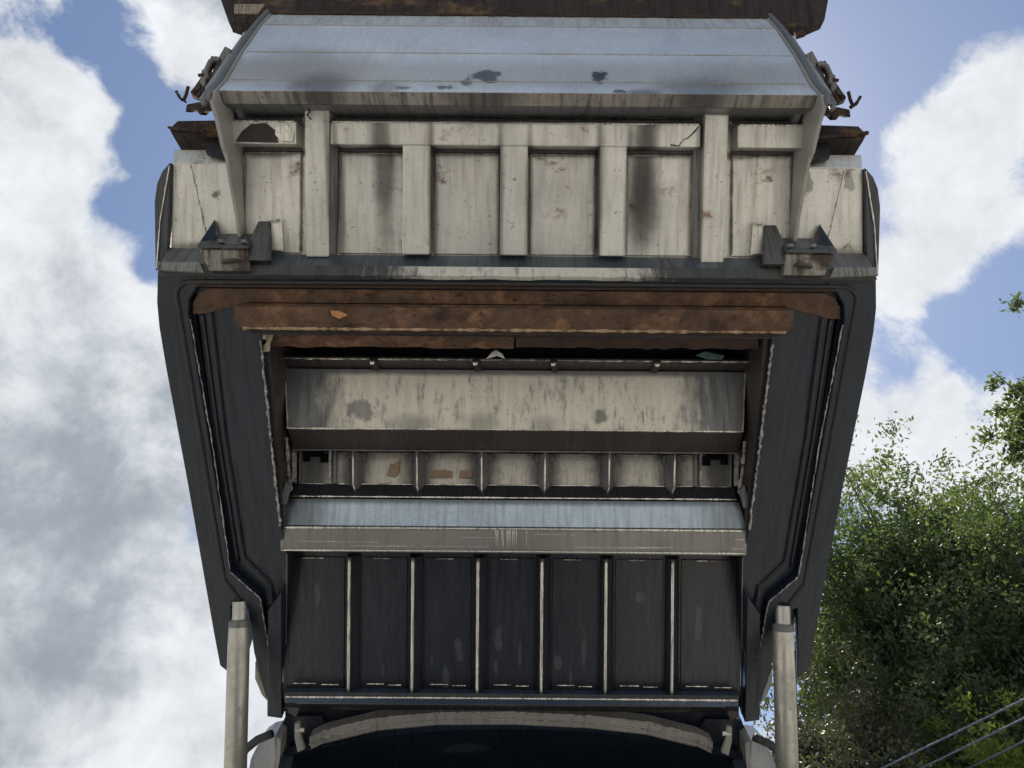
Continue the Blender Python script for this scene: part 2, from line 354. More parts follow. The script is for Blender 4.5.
bm = BM(); plate(bm, AP, [(284, 700), (742, 701), (742, 735), (722, 750), (700, 736), (650, 724), (592, 716), (516, 714), (440, 716), (380, 722), (328, 735), (303, 750), (284, 735)], .03, -.055); obj('header_plate', bm, navy, body)
# dark header plates that fill behind the arch corners, and a body side post each side
for s in (0, 1):
    f = (lambda p: mir(p)) if s else (lambda p: p)
    bm = BM()
    plate(bm, AP, f([(286, 722), (322, 722), (330, 734), (296, 768), (262, 900), (250, 900), (270, 760)]), .05, -.03)
    obj('corner_plate', bm, navy, body, .003, split=True)
    bm = BM()   # rounded post head, pale
    cpts = [(282, 731), (274, 733), (267, 738), (261, 746), (257, 755), (240, 860), (262, 860), (284, 752)]
    plate(bm, AP, f(cpts), .12, .05); obj('corner_post', bm, postp, body, .006)
    bm = BM(); plate(bm, AP, f([(283, 730), (288, 733), (287, 754), (266, 860), (261, 860), (284, 752)]), .10, .06); obj('post_edge', bm, sidegrey, body, .003)
    bm = BM(); tube(bm, subdiv([AP(x, y, .10) for x, y in f([(282, 721), (268, 727), (256, 737), (250, 752), (232, 830)])], 4), .018, 10); obj('rubber_hose', bm, rubber, body, smooth=True)
    bm = BM()   # C-shaped hinge clip
    plate(bm, AP, f([(303, 713), (308, 712), (309, 725), (313, 738), (306, 741), (303, 727)]), .02, .09); obj('hinge_clip', bm, sidegrey, body, .003)
    bm = BM(); tube(bm, [AP(x, y, .08) for x, y in f([(312, 720), (304, 720)])], .012, 10); obj('hinge_bolt', bm, bare_glint, body)

# ---- tailgate shell (sides, roof) that makes the raised tail a closed box
tail = None
bm = BM()
for s in (-1, 1):
    X0 = 1.16*s
    pts = [MP.X(X0, 276, -.032), MP.X(X0, 664, -.032), MP.X(X0, 640, -.34), MP.X(X0, 268, -.62)]
    prism(bm, pts, Vector((-.03*s, 0, 0)))
prism(bm, [MP.X(-1.13, 640, -.34), MP.X(1.13, 640, -.34), MP.X(1.13, 268, -.62), MP.X(-1.13, 268, -.62)], Vector((0, .0, .03)))
prism(bm, [MP.X(-.94, 700, -.05), MP.X(.94, 700, -.05), MP.X(.94, 640, -.34), MP.X(-.94, 640, -.34)], Vector((0, .03, 0)))
tail = obj('tailgate', bm, navy, truck)

# ---- closing frame: inner recessed plate, outer flange, seal, beads
bm = BM()
inL = [(190, 292), (258, 292), (258, 345), (279, 532), (286, 560), (286, 716), (271, 716), (262, 660), (250, 605), (228, 575)]
for f in (lambda p: p, mir):
    plate(bm, MP, f(inL), .03, -.035)
plate(bm, MP, [(258.5, 292), (773.5, 292), (773.5, 340), (258.5, 340)], .03, -.035)
obj('frame_plate', bm, navy, tail, .002)
bm = BM()
def flange(x):  # outer flange polygon, left half in pieces
    return x
outer = [(157, 274), (222, 660), (232, 676), (248, 676), (250, 604), (236, 577)]
for f in (lambda p: p, mir):
    plate(bm, MP, f([(156.5, 274), (205, 274), (205, 283), (196, 290), (189, 302), (188, 316), (232, 574), (262, 600), (273, 660), (273, 700), (268, 700), (256, 655), (250, 612), (233, 606), (232, 676), (222, 668), (215.5, 635), (188, 485), (165.5, 370), (158.5, 330), (156, 305)]), .03, 0)
plate(bm, MP, [(205.5, 274), (826.5, 274), (826.5, 282.5), (205.5, 282.5)], .03, 0)
fl = obj('outer_flange', bm, navy, tail, .004)
def upath(off, y0, yb, r, x_at_top):
    """U-shaped path round the frame on the closing plane (photo units)"""
    pts = []
    return pts
def U(xt, yt, slope_end, tail_pts, rad=14, n=8):
    """left leg up, rounded corner, across, mirrored right leg"""
    leg = tail_pts[::-1]
    cx, cy = xt+rad, yt+rad
    arc = [(cx - rad*math.cos(a), cy - rad*math.sin(a)) for a in [i/n*math.pi/2 for i in range(n+1)]]
    left = leg + arc
    return left + mir(left)[::-1]
def ridge(bm, path, off, r, jit=0., sub=6):
    tube(bm, subdiv([MP(x, y, off) for x, y in path], sub), r, 8, jit)
bm = BM(); ridge(bm, U(176, 284, 0, [(180, 322), (226, 582), (240, 600), (246, 640)], 14), .001, .008); obj('rubber_seal', bm, rubber, tail, smooth=True)
bm = BM()
for off_, r_ in ((0, .0035),):
    lg = [(190, 322), (212, 440), (232, 574), (262, 600), (272, 655), (272, 690)]
    for f in (lambda p: p, mir):
        tube(bm, [p+Vector((random.uniform(-.0015,.0015),0,random.uniform(-.0015,.0015))) for p in subdiv([MP(x, y, .002) for x, y in f(lg)], 30)], .0022, 6, .6)
obj('weld_bead', bm, beadm, tail, split=True)
bm = BM()
for f in (lambda p: p, mir):
    pts = subdiv([MP(x, y, -.022) for x, y in f([(207, 318), (222, 440), (243, 566), (270, 592), (279, 640), (281, 700)])], 12); tube(bm, pts, .005, 6, .15)
    pts = subdiv([MP(x, y, -.03) for x, y in f([(198, 318), (215, 440), (237, 570)])], 12); tube(bm, pts, .007, 6, .1)
obj('frame_rib', bm, navy2, tail, smooth=True, split=True)
# ragged bright inner edge of the side plates
for f in (lambda p: p, mir):
    bm = BM(); base = subdiv([MP(x, y, -.032) for x, y in f([(257, 345), (268, 440), (279, 532)])], 34)
    tube(bm, [p+Vector((random.uniform(-.0025, .0025), 0, random.uniform(-.003, .003))) for p in base], .0042, 6, .6); obj('cut_edge', bm, beadm, tail)
    bm = BM(); tube(bm, subdiv([MP(x, y, -.03) for x, y in f([(286, 560), (286, 716)])], 10), .003, 6, .4); obj('cut_edge', bm, greyp, tail)
# inner side walls of the cavity
bm = BM()
for f in (lambda p: p, mir):
    a0, a1, a2 = [MP(x, y, -.066) for x, y in f([(258, 300), (280, 532), (287, 716)])]
    for p0, p1 in ((a0, a1), (a1, a2)):
        prism(bm, [p0, p1, p1-MP.n*.34, p0-MP.n*.5], Vector((.02 if p0.x > 0 else -.02, 0, 0)))
prism(bm, [MP(250, 332, -.066), MP(782, 332, -.066), MP(782, 332, -.5), MP(250, 332, -.5)], Vector((0, -.02, 0)))
obj('cavity_wall', bm, brown, tail)
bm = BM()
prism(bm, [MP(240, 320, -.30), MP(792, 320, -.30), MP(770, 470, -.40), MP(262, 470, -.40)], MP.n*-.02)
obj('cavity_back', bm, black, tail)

# rusty band along the top of the frame, heavy rusty beam, flat bars
bm = BM()
band = [(190, 318), (190, 306), (196, 297), (206, 292), (826, 292), (836, 297), (842, 306), (842, 318), (832, 318), (785, 306), (247, 306), (200, 318)]
plate(bm, MP, band, .012, -.018); obj('rust_band', bm, rusty, tail, .002)
bm = BM(); ridge(bm, U(184, 288, 0, [(185, 318)], 12), -.006, .006); obj('frame_rib', bm, rustd, tail, smooth=True, split=True)
bm = BM()
prism(bm, [MP(237, 306, .035), MP(790, 306, .035), MP(790, 321, .035), MP(784, 328, .035), MP(243, 328, .035), MP(237, 321, .035)], -MP.n*.05)
beam = obj('rust_beam', bm, rusty, truck, .005)
bm = BM()
quad(bm, [MP(243.5, 328.2, .034), MP(783.5, 328.2, .034), MP(775, 338, -.03), MP(250, 338, -.03)], .015)
obj('beam_chamfer', bm, rustd, beam, .002)
FB = Pl(336, 2.70, 350, 2.74)
for (xa, xb, yy) in ((268, 513.5, 349), (515.5, 758, 348)):
    bm = BM(); n = 26; up_ = [(xa + (xb-xa)*i/n, 335) for i in range(n+1)]
    lo = [(x, yy + random.uniform(-1.6, .8)) for x, _ in up_]
    plate(bm, FB, up_ + lo[::-1], .03); obj('rusty_flat_bar', bm, rusty if xa < 300 else rustd, tail)

bm = BM(); tube(bm, subdiv([MP(x, 327.4, .034) for x in (246, 782)], 120), .0045, 6, .7); obj('beam_worn_edge', bm, grime('pale_flaked_rust', (.34, .24, .15), dirt=(.10, .05, .03), dirt_amt=1., rough=.8, streak=False, scale=3), beam)
for k in range(26):   # flaking scale on the beam and the band above it
    x = random.uniform(250, 775); y = random.choice((random.uniform(308, 325), random.uniform(294, 303))); o_ = .0365 if y > 305 else -.0165
    w_, h_ = random.uniform(2, 9), random.uniform(.8, 2.2)
    bm = BM(); plate(bm, MP, [(x+w_*math.cos(a)*random.uniform(.6, 1), y+h_*math.sin(a)*random.uniform(.6, 1)) for a in [i*math.pi/4 for i in range(8)]][::-1], .002, o_)
    obj('rust_flake', bm, rustd if k % 2 else rusty, beam)
# ---- packer blade in the mouth of the tailgate
BF = Pl(370, 2.93, 430, 2.885)
bm = BM(); plate(bm, BF, [(284.5, 370), (745.5, 370), (743.5, 430), (287.5, 430)], .03)
blade = obj('packer_blade', bm, bladep, truck, .003)
bm = BM(); tube(bm, subdiv([BF(x, 430, .003) for x in (287, 744)], 60), .0030, 6, .5)
tube(bm, subdiv([BF(x, y, .002) for x, y in ((285, 372), (288, 430))], 10), .003, 6, .5)
tube(bm, subdiv([BF(x, y, .002) for x, y in ((745, 372), (743, 430))], 10), .003, 6, .5)
obj('blade_edge', bm, bare_glint, blade, split=True)
bm = BM(); quad(bm, [q(274, 360.5, 2.86), q(757, 360.5, 2.86), q(746, 370.5, 2.95), q(284, 370.5, 2.95)], .012); obj('blade_lip', bm, brown, blade, .002)
bm = BM(); tube(bm, subdiv([q(x, 360, 2.857) for x in (274, 757)], 90), .0028, 6, .75); obj('lip_edge', bm, bare_glint, blade)
for x, dx in ((272, 7), (372, 3), (475, 2), (553, 1), (657, -4), (756, -8)):
    bm = BM(); prism(bm, [q(x-3, 361, 2.835), q(x+4, 361, 2.835), q(x+4+dx, 372, 2.92), q(x-2+dx, 372, 2.92)], Vector((0, 0, .02))); lug = obj('lug', bm, rustd, blade, .002)
    bm = BM(); tube(bm, [q(x, 362, 2.825), q(x+.2, 364.5, 2.83)], .010, 8); obj('lug_cap', bm, bare_glint, lug)
bm = BM(); quad(bm, [q(288, 431.2, 2.89), q(743.5, 431.2, 2.89), q(739, 452, 3.03), q(294, 452, 3.03)], .02); obj('blade_underside', bm, brown, blade, .002)
bm = BM(); tube(bm, subdiv([q(x, 451.5, 3.02) for x in (294, 739)], 30), .0035, 6, .3); obj('blade_edge', bm, greyp, blade, split=True)

# carriage row with V gussets
RP = Pl(452, 3.10, 486, 3.05)
bm = BM()
plate(bm, RP, [(330, 454), (702, 454), (702, 485), (330, 485)], .02)
for f in (lambda p: p, mir):   # end plate with a notched window
    plate(bm, RP, f([(302, 463), (311, 463), (311, 458), (321, 458), (321, 464), (330, 464), (330, 485), (302, 485)]), .02)
row = obj('carriage', bm, rowp, truck, .002)
bm = BM(); plate(bm, RP, [(300, 450), (732, 450), (732, 470), (300, 470)], .01, -.06); obj('carriage_back', bm, black, row)
DB = Pl(485, 3.045, 498, 3.0)
bm = BM(); plate(bm, DB, [(297, 485.5), (735, 485.5), (737, 497.5), (292, 497.5)], .02); obj('carriage_sill', bm, navy2, row, .002)
bm = BM(); tube(bm, subdiv([DB(x, 498, .0) for x in (291, 737)], 70), .0035, 6, .55); tube(bm, subdiv([RP(x, 454, .002) for x in (326, 706)], 50), .002, 6, .6); tube(bm, subdiv([RP(x, 485.5, .004) for x in (300, 732)], 60), .0018, 6, .8); obj('sill_edge', bm, bare_glint, row, split=True)
GX = [357, 419.5, 483, 545, 608, 672]
for x in GX:
    bm = BM()
    a_, b_ = RP(x-7, 455, .0), RP(x+7, 455, .0); c_, d_ = RP(x-7, 486, 0), RP(x+7, 486, 0)
    t0, t1 = RP(x, 457, .075), RP(x, 489, .06); e0 = RP(x, 497, -.005)
    V = [bm.verts.new(p) for p in (a_, t0, b_, c_, t1, d_, e0)]
    for fc in ((0, 1, 4, 3), (1, 2, 5, 4), (0, 2, 1), (3, 4, 6), (4, 5, 6)): bm.faces.new([V[i] for i in fc])
    g_ = obj('gusset', bm, greyp, row)
    bm = BM(); tube(bm, subdiv([t0, t1], 4), .0045, 8, .15); tube(bm, [t1, e0], .003, 8); obj('gusset_edge', bm, bare_glint, g_, smooth=True, split=True)
    bm = BM()
    for sx in (-1, 1):
        for yy in (458, 484): tube(bm, [RP(x+sx*8.5, yy-1, .004), RP(x+sx*8.5, yy+1, .004)], .006, 6)
        plate(bm, RP, [(x+sx*5, 455), (x+sx*9, 455), (x+sx*9, 461), (x+sx*7, 463)] if sx > 0 else [(x-9, 455), (x-5, 455), (x-7, 463), (x-9, 461)], .01, .012)
    obj('gusset_clip', bm, greyp, g_, split=True)
for f in (lambda p: p, mir):     # guide rails at each end of the row
    for (x0, x1, off, mm) in ((296, 299, .05, bare_glint), (301, 303, .02, greyp), (331, 333.5, .03, bare_glint), (335, 338, .02, greyp)):
        bm = BM(); plate(bm, RP, f([(x0, 452), (x1, 452), (x1, 486), (x0, 486)]), .03, off); obj('guide_rail', bm, beadm if mm is bare_glint else mm, row, .001)
    bm = BM(); tube(bm, subdiv([q(x, y, d) for (x, y), d in zip(f([(287, 440), (289, 470), (292, 490), (286, 504)]), (2.9, 2.96, 2.98, 2.95))], 10), .006, 6, .5); obj('guide_bar', bm, beadm, row)
    bm = BM()
    pp = f([(286, 484), (291, 489), (287, 507), (280, 505)]); prism(bm, [q(x, y, 2.93) for x, y in pp], Vector((0, .01, .02))); obj('slide_shoe', bm, greyp, row, .003)

# ledge and brushed edge bar
bm = BM(); quad(bm, [q(288, 500, 2.992), q(740, 500, 2.992), q(748, 527.2, 2.968), q(281.5, 527.2, 2.968)], .02)
ledge = obj('ledge_plate', bm, ledges, truck, .002)
EB = Pl(527, 2.966, 553, 2.95)
bm = BM(); plate(bm, EB, [(281, 527.5), (749, 527.5), (748, 554), (281.5, 553)], .03, .002)
eb = obj('edge_bar', bm, edgep, ledge, .006)
bm = BM()
tube(bm, subdiv([EB(x, 529, .004) for x in (282, 748)], 60), .0055, 8, .2); tube(bm, subdiv([EB(x, 551.6, .004) for x in (283, 747)], 60), .0045, 8, .2)
obj('worn_edge', bm, bare_glint, eb, smooth=True, split=True)
bm = BM()
for i in range(46):
    x0 = random.uniform(285, 740); ln_ = random.uniform(10, 90); y = random.choice((534, 538, 543, 546.5, 547)) + random.uniform(-.4, .4)
    if i < 12: tube(bm, subdiv([EB(x0, y, .0018), EB(min(745, x0+ln_), y+random.uniform(-.15, .15), .0018)], 6), .0011, 4, .5)
for i in range(16):   # a patch scraped bare, left of centre
    x = random.uniform(495, 528); plate(bm, EB, [(x, 530), (x+random.uniform(.6, 1.6), 530), (x+random.uniform(.3, 1), 550)], .002, .0045)
obj('scratches', bm, bare_glint, eb, split=True)

# ribbed lower panel below the ledge
LP_ = Pl(553, 3.12, 697, 3.14)
bm = BM(); plate(bm, LP_, [(284, 550), (746, 550), (742, 696), (286, 696)], .02)
for i in range(7):  # raised sheets between the ribs
    pass
lower = obj('front_panel', bm, navy2, truck)
RX = [353.5, 416, 480, 543, 606, 671.5]
ed = [288] + RX + [741]
for i in range(7):
    a_, b_ = ed[i]+(11 if i else 3), ed[i+1]-(7 if i < 6 else 3)
    bm = BM(); plate(bm, LP_, [(a_, 558), (b_, 558), (b_, 692), (a_, 692)], .006, .006); pn = obj('infill_sheet', bm, navy2, lower, .002)
    bm = BM()
    for x0, x1, y in ((a_+(b_-a_)*.25, a_+(b_-a_)*.62, 558.8), (a_+5, a_+(b_-a_)*.5, 684), (a_+(b_-a_)*.6, b_-5, 685)):
        tube(bm, subdiv([LP_(x0, y, .010), LP_(x1, y, .010)], 6), .0022, 6, .7)
    obj('scuffed_weld', bm, bare_glint, pn, split=True)
for x in RX:
    bm = BM()
    y0, y1 = 555, 690
    P = lambda dx, y, o: LP_(x+dx, y, o)
    V = [bm.verts.new(p) for p in (P(-5, y0, .004), P(-1.8, y0, .055), P(1.8, y0, .055), P(9, y0, .004), P(-5, y1, .004), P(-1.8, y1, .055), P(1.8, y1, .055), P(9, y1, .004), P(.5, 698, .01))]
    for fc in ((0, 1, 5, 4), (1, 2, 6, 5), (2, 3, 7, 6), (0, 3, 2, 1), (4, 5, 8), (5, 6, 8), (6, 7, 8)): bm.faces.new([V[i] for i in fc])
    r_ = obj('rib', bm, navy2, lower, .002)
    bm = BM(); tube(bm, subdiv([P(0, y0, .053), P(0, y1, .053), P(.3, 697, .014)], 18), .0072, 10, .12); obj('rib_crest', bm, bare_glint, r_, smooth=True)  # pale strip drawn as the highlight on the rounded crest
# bottom rail
bm = BM(); quad(bm, [LP_(287, 688, .012), LP_(741, 688, .012), q(741, 698, 3.06), q(287, 698, 3.06)], .03); rail = obj('bottom_rail', bm, grime('blue_grey_rail', (.05, .075, .12), dirt=(.02, .03, .05), dirt_amt=.5, rough=.28, metal=.4), lower, .003)
bm = BM(); tube(bm, subdiv([q(x, 698.6, 3.055) for x in (288, 740)], 80), .0045, 8, .3); obj('rail_edge', bm, bare_glint, rail)  # pale line painted as a glint on the rail's edge
bm = BM(); quad(bm, [q(287, 699, 3.06), q(741, 699, 3.06), q(741, 711, 3.32), q(287, 711, 3.32)], .02); obj('rail_underside', bm, black, rail)
bm = BM(); tube(bm, subdiv([q(x, 704, 3.13) for x in (300, 728)], 20), .006, 8, .1); obj('rod', bm, greyp, rail)
# side members beside the lower panel
for f in (lambda p: p, mir):
    bm = BM(); p_ = [MP(x, y, .02) for x, y in f([(271, 610), (285, 590), (286, 717), (271, 715)])]; prism(bm, p_, -MP.n*.12); obj('side_member', bm, navy, tail, .004)
    bm = BM(); pts = f([(256, 660), (268, 668), (279, 712), (282, 719), (272, 716), (263, 705), (257, 690)]); plate(bm, MP, pts, .05, -.06); obj('hinge_ear', bm, brown, tail, .003)
    bm = BM(); pts = f([(252, 676), (257, 690), (263, 705), (272, 717), (283, 722), (283, 726), (270, 721), (259, 709), (252, 693)]); plate(bm, MP, pts, .03, -.07); obj('hinge_ear_rim', bm, archp, tail, .002)
    bm = BM(); plate(bm, MP, f([(287, 702), (306, 702), (300, 718), (296, 728), (287, 724)]), .05, -.05); obj('hinge_block', bm, brown, tail, .003)

# ---- hydraulic lift rams
for s in (-1, 1):
    x0 = 241.5 if s < 0 else 784.5; xm = 242 if s < 0 else 786; x1 = 236 if s < 0 else 795
    A = q(x0, 607, 3.03); B_ = q(xm, 621, 3.03); D_ = q(x1, 905, 2.84)
    ax = (D_-A).normalized(); A2 = D_ - ax*(D_-B_).length
    A = A2 - ax*.07
    bm = BM(); tube(bm, [A2, A2+ax*.02, A2+ax*.10, D_], [.034, .040, .0425, .044], 32); ram = obj('hydraulic_cylinder', bm, cylp, truck, .0, True)
    bm = BM(); tube(bm, [A, A2], .029, 24); obj('piston_rod', bm, chrome, ram, smooth=False)
    bm = BM(); tube(bm, [A+Vector((-.036, 0, .0)), A+Vector((.036, 0, 0))], .014, 16); obj('pivot_pin', bm, navy, ram)
    bm = BM(); tube(bm, [D_+Vector((-s*.14, 0, 0)), D_+Vector((s*.06, 0, 0))], .05, 20); obj('base_mount', bm, greyp, ram)
    bm = BM(); tube(bm, [A2+ax*.004, A2+ax*.030], .0415, 24); obj('gland_collar', bm, greyp, ram, .002)
    bm = BM(); tube(bm, subdiv([A2+ax*.12+Vector((s*.035, -.03, 0)), A2+ax*.6+Vector((s*.045, .02, 0)), D_+Vector((s*.05, .02, 0))], 6), .006, 8); obj('oil_line', bm, rubber, ram, smooth=True) if s > 0 else bm.free()

# ================================================================== hopper, the clean outer side of the tail
prof = [(15, 2.885), (27, 2.76), (54, 2.575), (82, 2.435), (92.5, 2.362)]   # rear plate bends
W_ = .95
bm = BM()
sec = [q(516, y, d) for y, d in prof]
# soften the bends a little
pr = [sec[0]]
for a_, b_, c_ in zip(sec, sec[1:], sec[2:]): pr += [b_.lerp(a_, .18), b_.lerp(b_ + ((a_-b_).normalized()+(c_-b_).normalized())*.0, .5), b_.lerp(c_, .18)]
pr.append(sec[-1])
back = [p + Vector((0, .005, .002)) for p in pr]
prism(bm, [Vector((-W_, p.y, p.z)) for p in pr + back[::-1]], Vector((2*W_, 0, 0)))
hop = obj('hopper_rear_plate', bm, rearp, truck)
for y, d in prof[1:4]:
    bm = BM(); p = q(516, y, d); tube(bm, subdiv([Vector((-W_+.01, p.y-.0005, p.z)), Vector((W_-.01, p.y-.0005, p.z))], 30), .0018, 6, .5); obj('bend_line', bm, sidegrey, hop)
# everything of the hopper hangs on the base sheet
bm = BM()
e0 = q(516, 92.9, 2.362); e1 = q(516, 106, 2.40); e2 = q(516, 119, 2.545)
def cross(bm, p, r, X, th):
    prism(bm, [Vector((-X, p.y, p.z)), Vector((X, p.y, p.z)), Vector((X, r.y, r.z)), Vector((-X, r.y, r.z))], Vector(th))
cross(bm, e0, e1, W_-.002, (0, .01, .02)); obj('hopper_lower_edge', bm, ledgep, hop, .003)
bm = BM(); cross(bm, e1+Vector((0, .002, .002)), e2, W_-.004, (0, .005, .02)); obj('hopper_return', bm, greyp, hop, .002)
bm = BM(); plate(bm, HB, [(238, 112), (794, 112), (794, 257), (238, 257)], .03)
hbase = obj('hopper_base_sheet', bm, beige, truck)
bm = BM()   # shut the hopper volume behind its faces
for s in (-1, 1):
    pts = [q(516, 16, 2.88), q(516, 55, 2.62), q(516, 92, 2.39), q(516, 106, 2.44), q(516, 150, 2.59), q(516, 255, 2.65), MP.X(0, 262, -.5), MP.X(0, 200, -.9)]
    prism(bm, [Vector((s*.935, p.y, p.z)) for p in pts], Vector((-s*.02, 0, 0)))
obj('hopper_side', bm, greyp, hop, split=True)
bm = BM(); a_, b_ = q(516, 16, 2.89), MP.X(0, 200, -.9)
prism(bm, [Vector((-.93, a_.y, a_.z)), Vector((.93, a_.y, a_.z)), Vector((.93, b_.y, b_.z)), Vector((-.93, b_.y, b_.z))], Vector((0, 0, .02))); obj('hopper_top', bm, greyp, hop)

# side gusset plates that run down from the rear plate's corners
for s in (-1, 1):
    near = [(92, 2.335), (103, 2.335), (120, 2.375), (150, 2.43), (185, 2.48), (215, 2.53), (243, 2.565)]
    far = [(243, 2.64), (150, 2.60), (106, 2.56)]
    pts = [q(516, y, d) for y, d in near + far]
    bm = BM(); prism(bm, [Vector((s*.962, p.y, p.z)) for p in pts], Vector((-s*.012, 0, 0))); sg = obj('side_gusset', bm, sidegrey, hop, .003)
    # rolled edge flange along the rear plate's end
    pf = [(12, 2.90), (27, 2.745), (54, 2.56), (82, 2.42), (93, 2.34), (103, 2.325), (120, 2.365), (150, 2.42)]
    pc = [q(516, y, d) for y, d in pf]
    bm = BM(); prism(bm, [Vector((s*.952, p.y, p.z)) for p in pc] + [Vector((s*.952, p.y+.05, p.z+.012)) for p in pc[::-1]], Vector((s*.014, 0, 0))); obj('edge_flange', bm, sidegrey, hop, .003)
    bm = BM()
    for k, (xo, yo, rr) in enumerate(((.968, -.002, .010), (.985, .012, .009))):
        tube(bm, subdiv([Vector((s*xo, p.y+yo, p.z+.0)) for p in pc[:6]], 5), rr, 8, .06)
    obj('edge_tube', bm, greyp, hop, smooth=True, split=True)
    # outer side rail with a darker groove
    bm = BM(); pr2 = [q(516, y, d) for y, d in ((33, 2.77), (90, 2.42), (97, 2.44), (40, 2.82))]
    prism(bm, [Vector((s*1.02, p.y, p.z)) for p in pr2], Vector((-s*.03, 0, 0))); sr = obj('side_rail', bm, sidegrey, hop, .004)
    bm = BM(); tube(bm, [Vector((s*1.025, pr2[0].y, pr2[0].z-.01)), Vector((s*1.055, pr2[0].y-.01, pr2[0].z-.01))], .014, 8); obj('rail_bolt', bm, rustd, sr)

# tall channel posts, flat ribs, cross rails
for (x0, x1, xi, s) in ((302, 328, 336, 1), (700, 727, 692, -1)):
    t0, t1 = HB((x0+x1)/2, 111, .0), None
    bm = BM()
    fr = [q(x0, 110, 2.465), q(x1-1, 110, 2.465), q(x1, 259, 2.575), q(x0+3, 259, 2.575)] if s > 0 else [q(x0+3, 112, 2.465), q(x1, 112, 2.465), q(x1-4, 262, 2.575), q(x0, 262, 2.575)]
    prism(bm, fr, Vector((0, .03, .10))); post = obj('channel_post', bm, beige, hbase, .006)
    bm = BM()
    ff = [q(x1, 112, 2.49), q(xi, 114, 2.53), q(xi, 257, 2.62), q(x1+1, 257, 2.60)] if s > 0 else [q(xi, 114, 2.53), q(x0+2, 112, 2.49), q(x0-1, 259, 2.60), q(xi-3, 257, 2.62)]
    prism(bm, ff, Vector((0, .03, .06))); obj('post_flange', bm, greyp, post, .003)
for (x0, x1) in ((404, 431), (499, 526), (596, 622)):
    bm = BM(); plate(bm, HB, [(x0, 149), (x1, 149), (x1, 256), (x0, 256)], .075, .075); obj('flat_rib', bm, beige, hbase, .004)
def railpiece(x0, x1, torn=False):
    bm = BM(); plate(bm, HB, [(x0, 128), (x1, 128), (x1, 150), (x0, 150)], .075, .08); r_ = obj('cross_rail', bm, beige, hbase, .004)
    bm = BM(); quad(bm, [q(x0+1, 119, 2.515), q(x1-1, 119, 2.515), HB(x1-1, 127.6, .077), HB(x0+1, 127.6, .077)], .01); obj('rail_top', bm, greyp, r_, .002)
    bm = BM(); tube(bm, subdiv([HB(x0+2, 128, .081), HB(x1-2, 128, .081)], 30), .003, 6, .5); tube(bm, subdiv([HB(x0+1, 119, .035), HB(x1-1, 119, .035)], 20), .002, 6, .5); obj('rail_weld', bm, bare_glint, r_, split=True)
    return r_
railpiece(334, 693)
rl = railpiece(238, 301); rr_ = railpiece(729, 795)
# recessed sheets with thin welded borders, dark strips drawn as shade under the rail
for (x0, x1) in ((338, 403), (433, 498), (528, 594), (624, 690), (244, 301), (729, 789)):
    bm = BM(); plate(bm, HB, [(x0, 154), (x1, 154), (x1, 255), (x0, 255)], .006, .008); sh = obj('recessed_sheet', bm, beige, hbase, .003)
    bm = BM(); path = [HB(x0+1, 253, .009), HB(x0+1, 155, .009), HB(x1-1, 155, .009), HB(x1-1, 253, .009)]
    tube(bm, subdiv(path, 20), .0032, 6, .5); obj('weld_border', bm, ledgep, sh)
    bm = BM(); plate(bm, HB, [(x0, 150.5), (x1, 150.5), (x1, 153.5), (x0, 153.5)], .01, .012); obj('shade_strip', bm, brown, sh)
# torn sheet with rust on the left cross rail
bm = BM(); plate(bm, HB, [(243, 148), (249, 138), (258, 131), (272, 130), (281, 137), (284, 149)], .003, .085); obj('burnt_patch', bm, grime('burnt_paint', (.03, .022, .02), dirt_amt=.4, rough=.7), rl)
bm = BM(); plate(bm, HB, [(282, 134), (292, 132), (300, 138), (298, 148), (287, 147), (281, 141)], .004, .088); obj('paint_flake', bm, bare_glint, rl)
bm = BM(); tube(bm, [HB(x, y, .082) for x, y in ((664, 148), (672, 149), (676, 143), (681, 141), (688, 134), (691, 130))], .002, 6, .4); obj('crack', bm, rustd, hbase)
bm = BM(); tube(bm, [q(x, y, 2.455) for x, y in ((309, 121), (307, 119), (305, 117), (308, 113), (306, 111))], .004, 6, .5); obj('torn_edge', bm, rustd, hbase)

# sill between hopper and closing face
bm = BM(); quad(bm, [q(165, 256, 2.60), q(868, 256, 2.60), q(870, 267, 2.535), q(160, 267, 2.535)], .03)
sill = obj('hopper_sill', bm, grime('sill_paint', (.07, .085, .105), dirt=(.02, .022, .03), dirt_amt=.5, rough=.35, metal=.2), truck, .002)
SL = Pl(267, 2.53, 277, 2.515)
bm = BM(); n = 60; lo = [(158 + (876-158)*i/n, 276.5 + random.uniform(-.6, .6)) for i in range(n+1)]
plate(bm, SL, [(159, 267.2), (874, 267.2)] + lo[::-1], .03); obj('sill_lip', bm, lipp, sill, .0)

finm = grime('sooty_fin', (.085, .085, .085), dirt=(.02, .02, .02), dirt_amt=.8, rough=.45, metal=.2, scale=2)
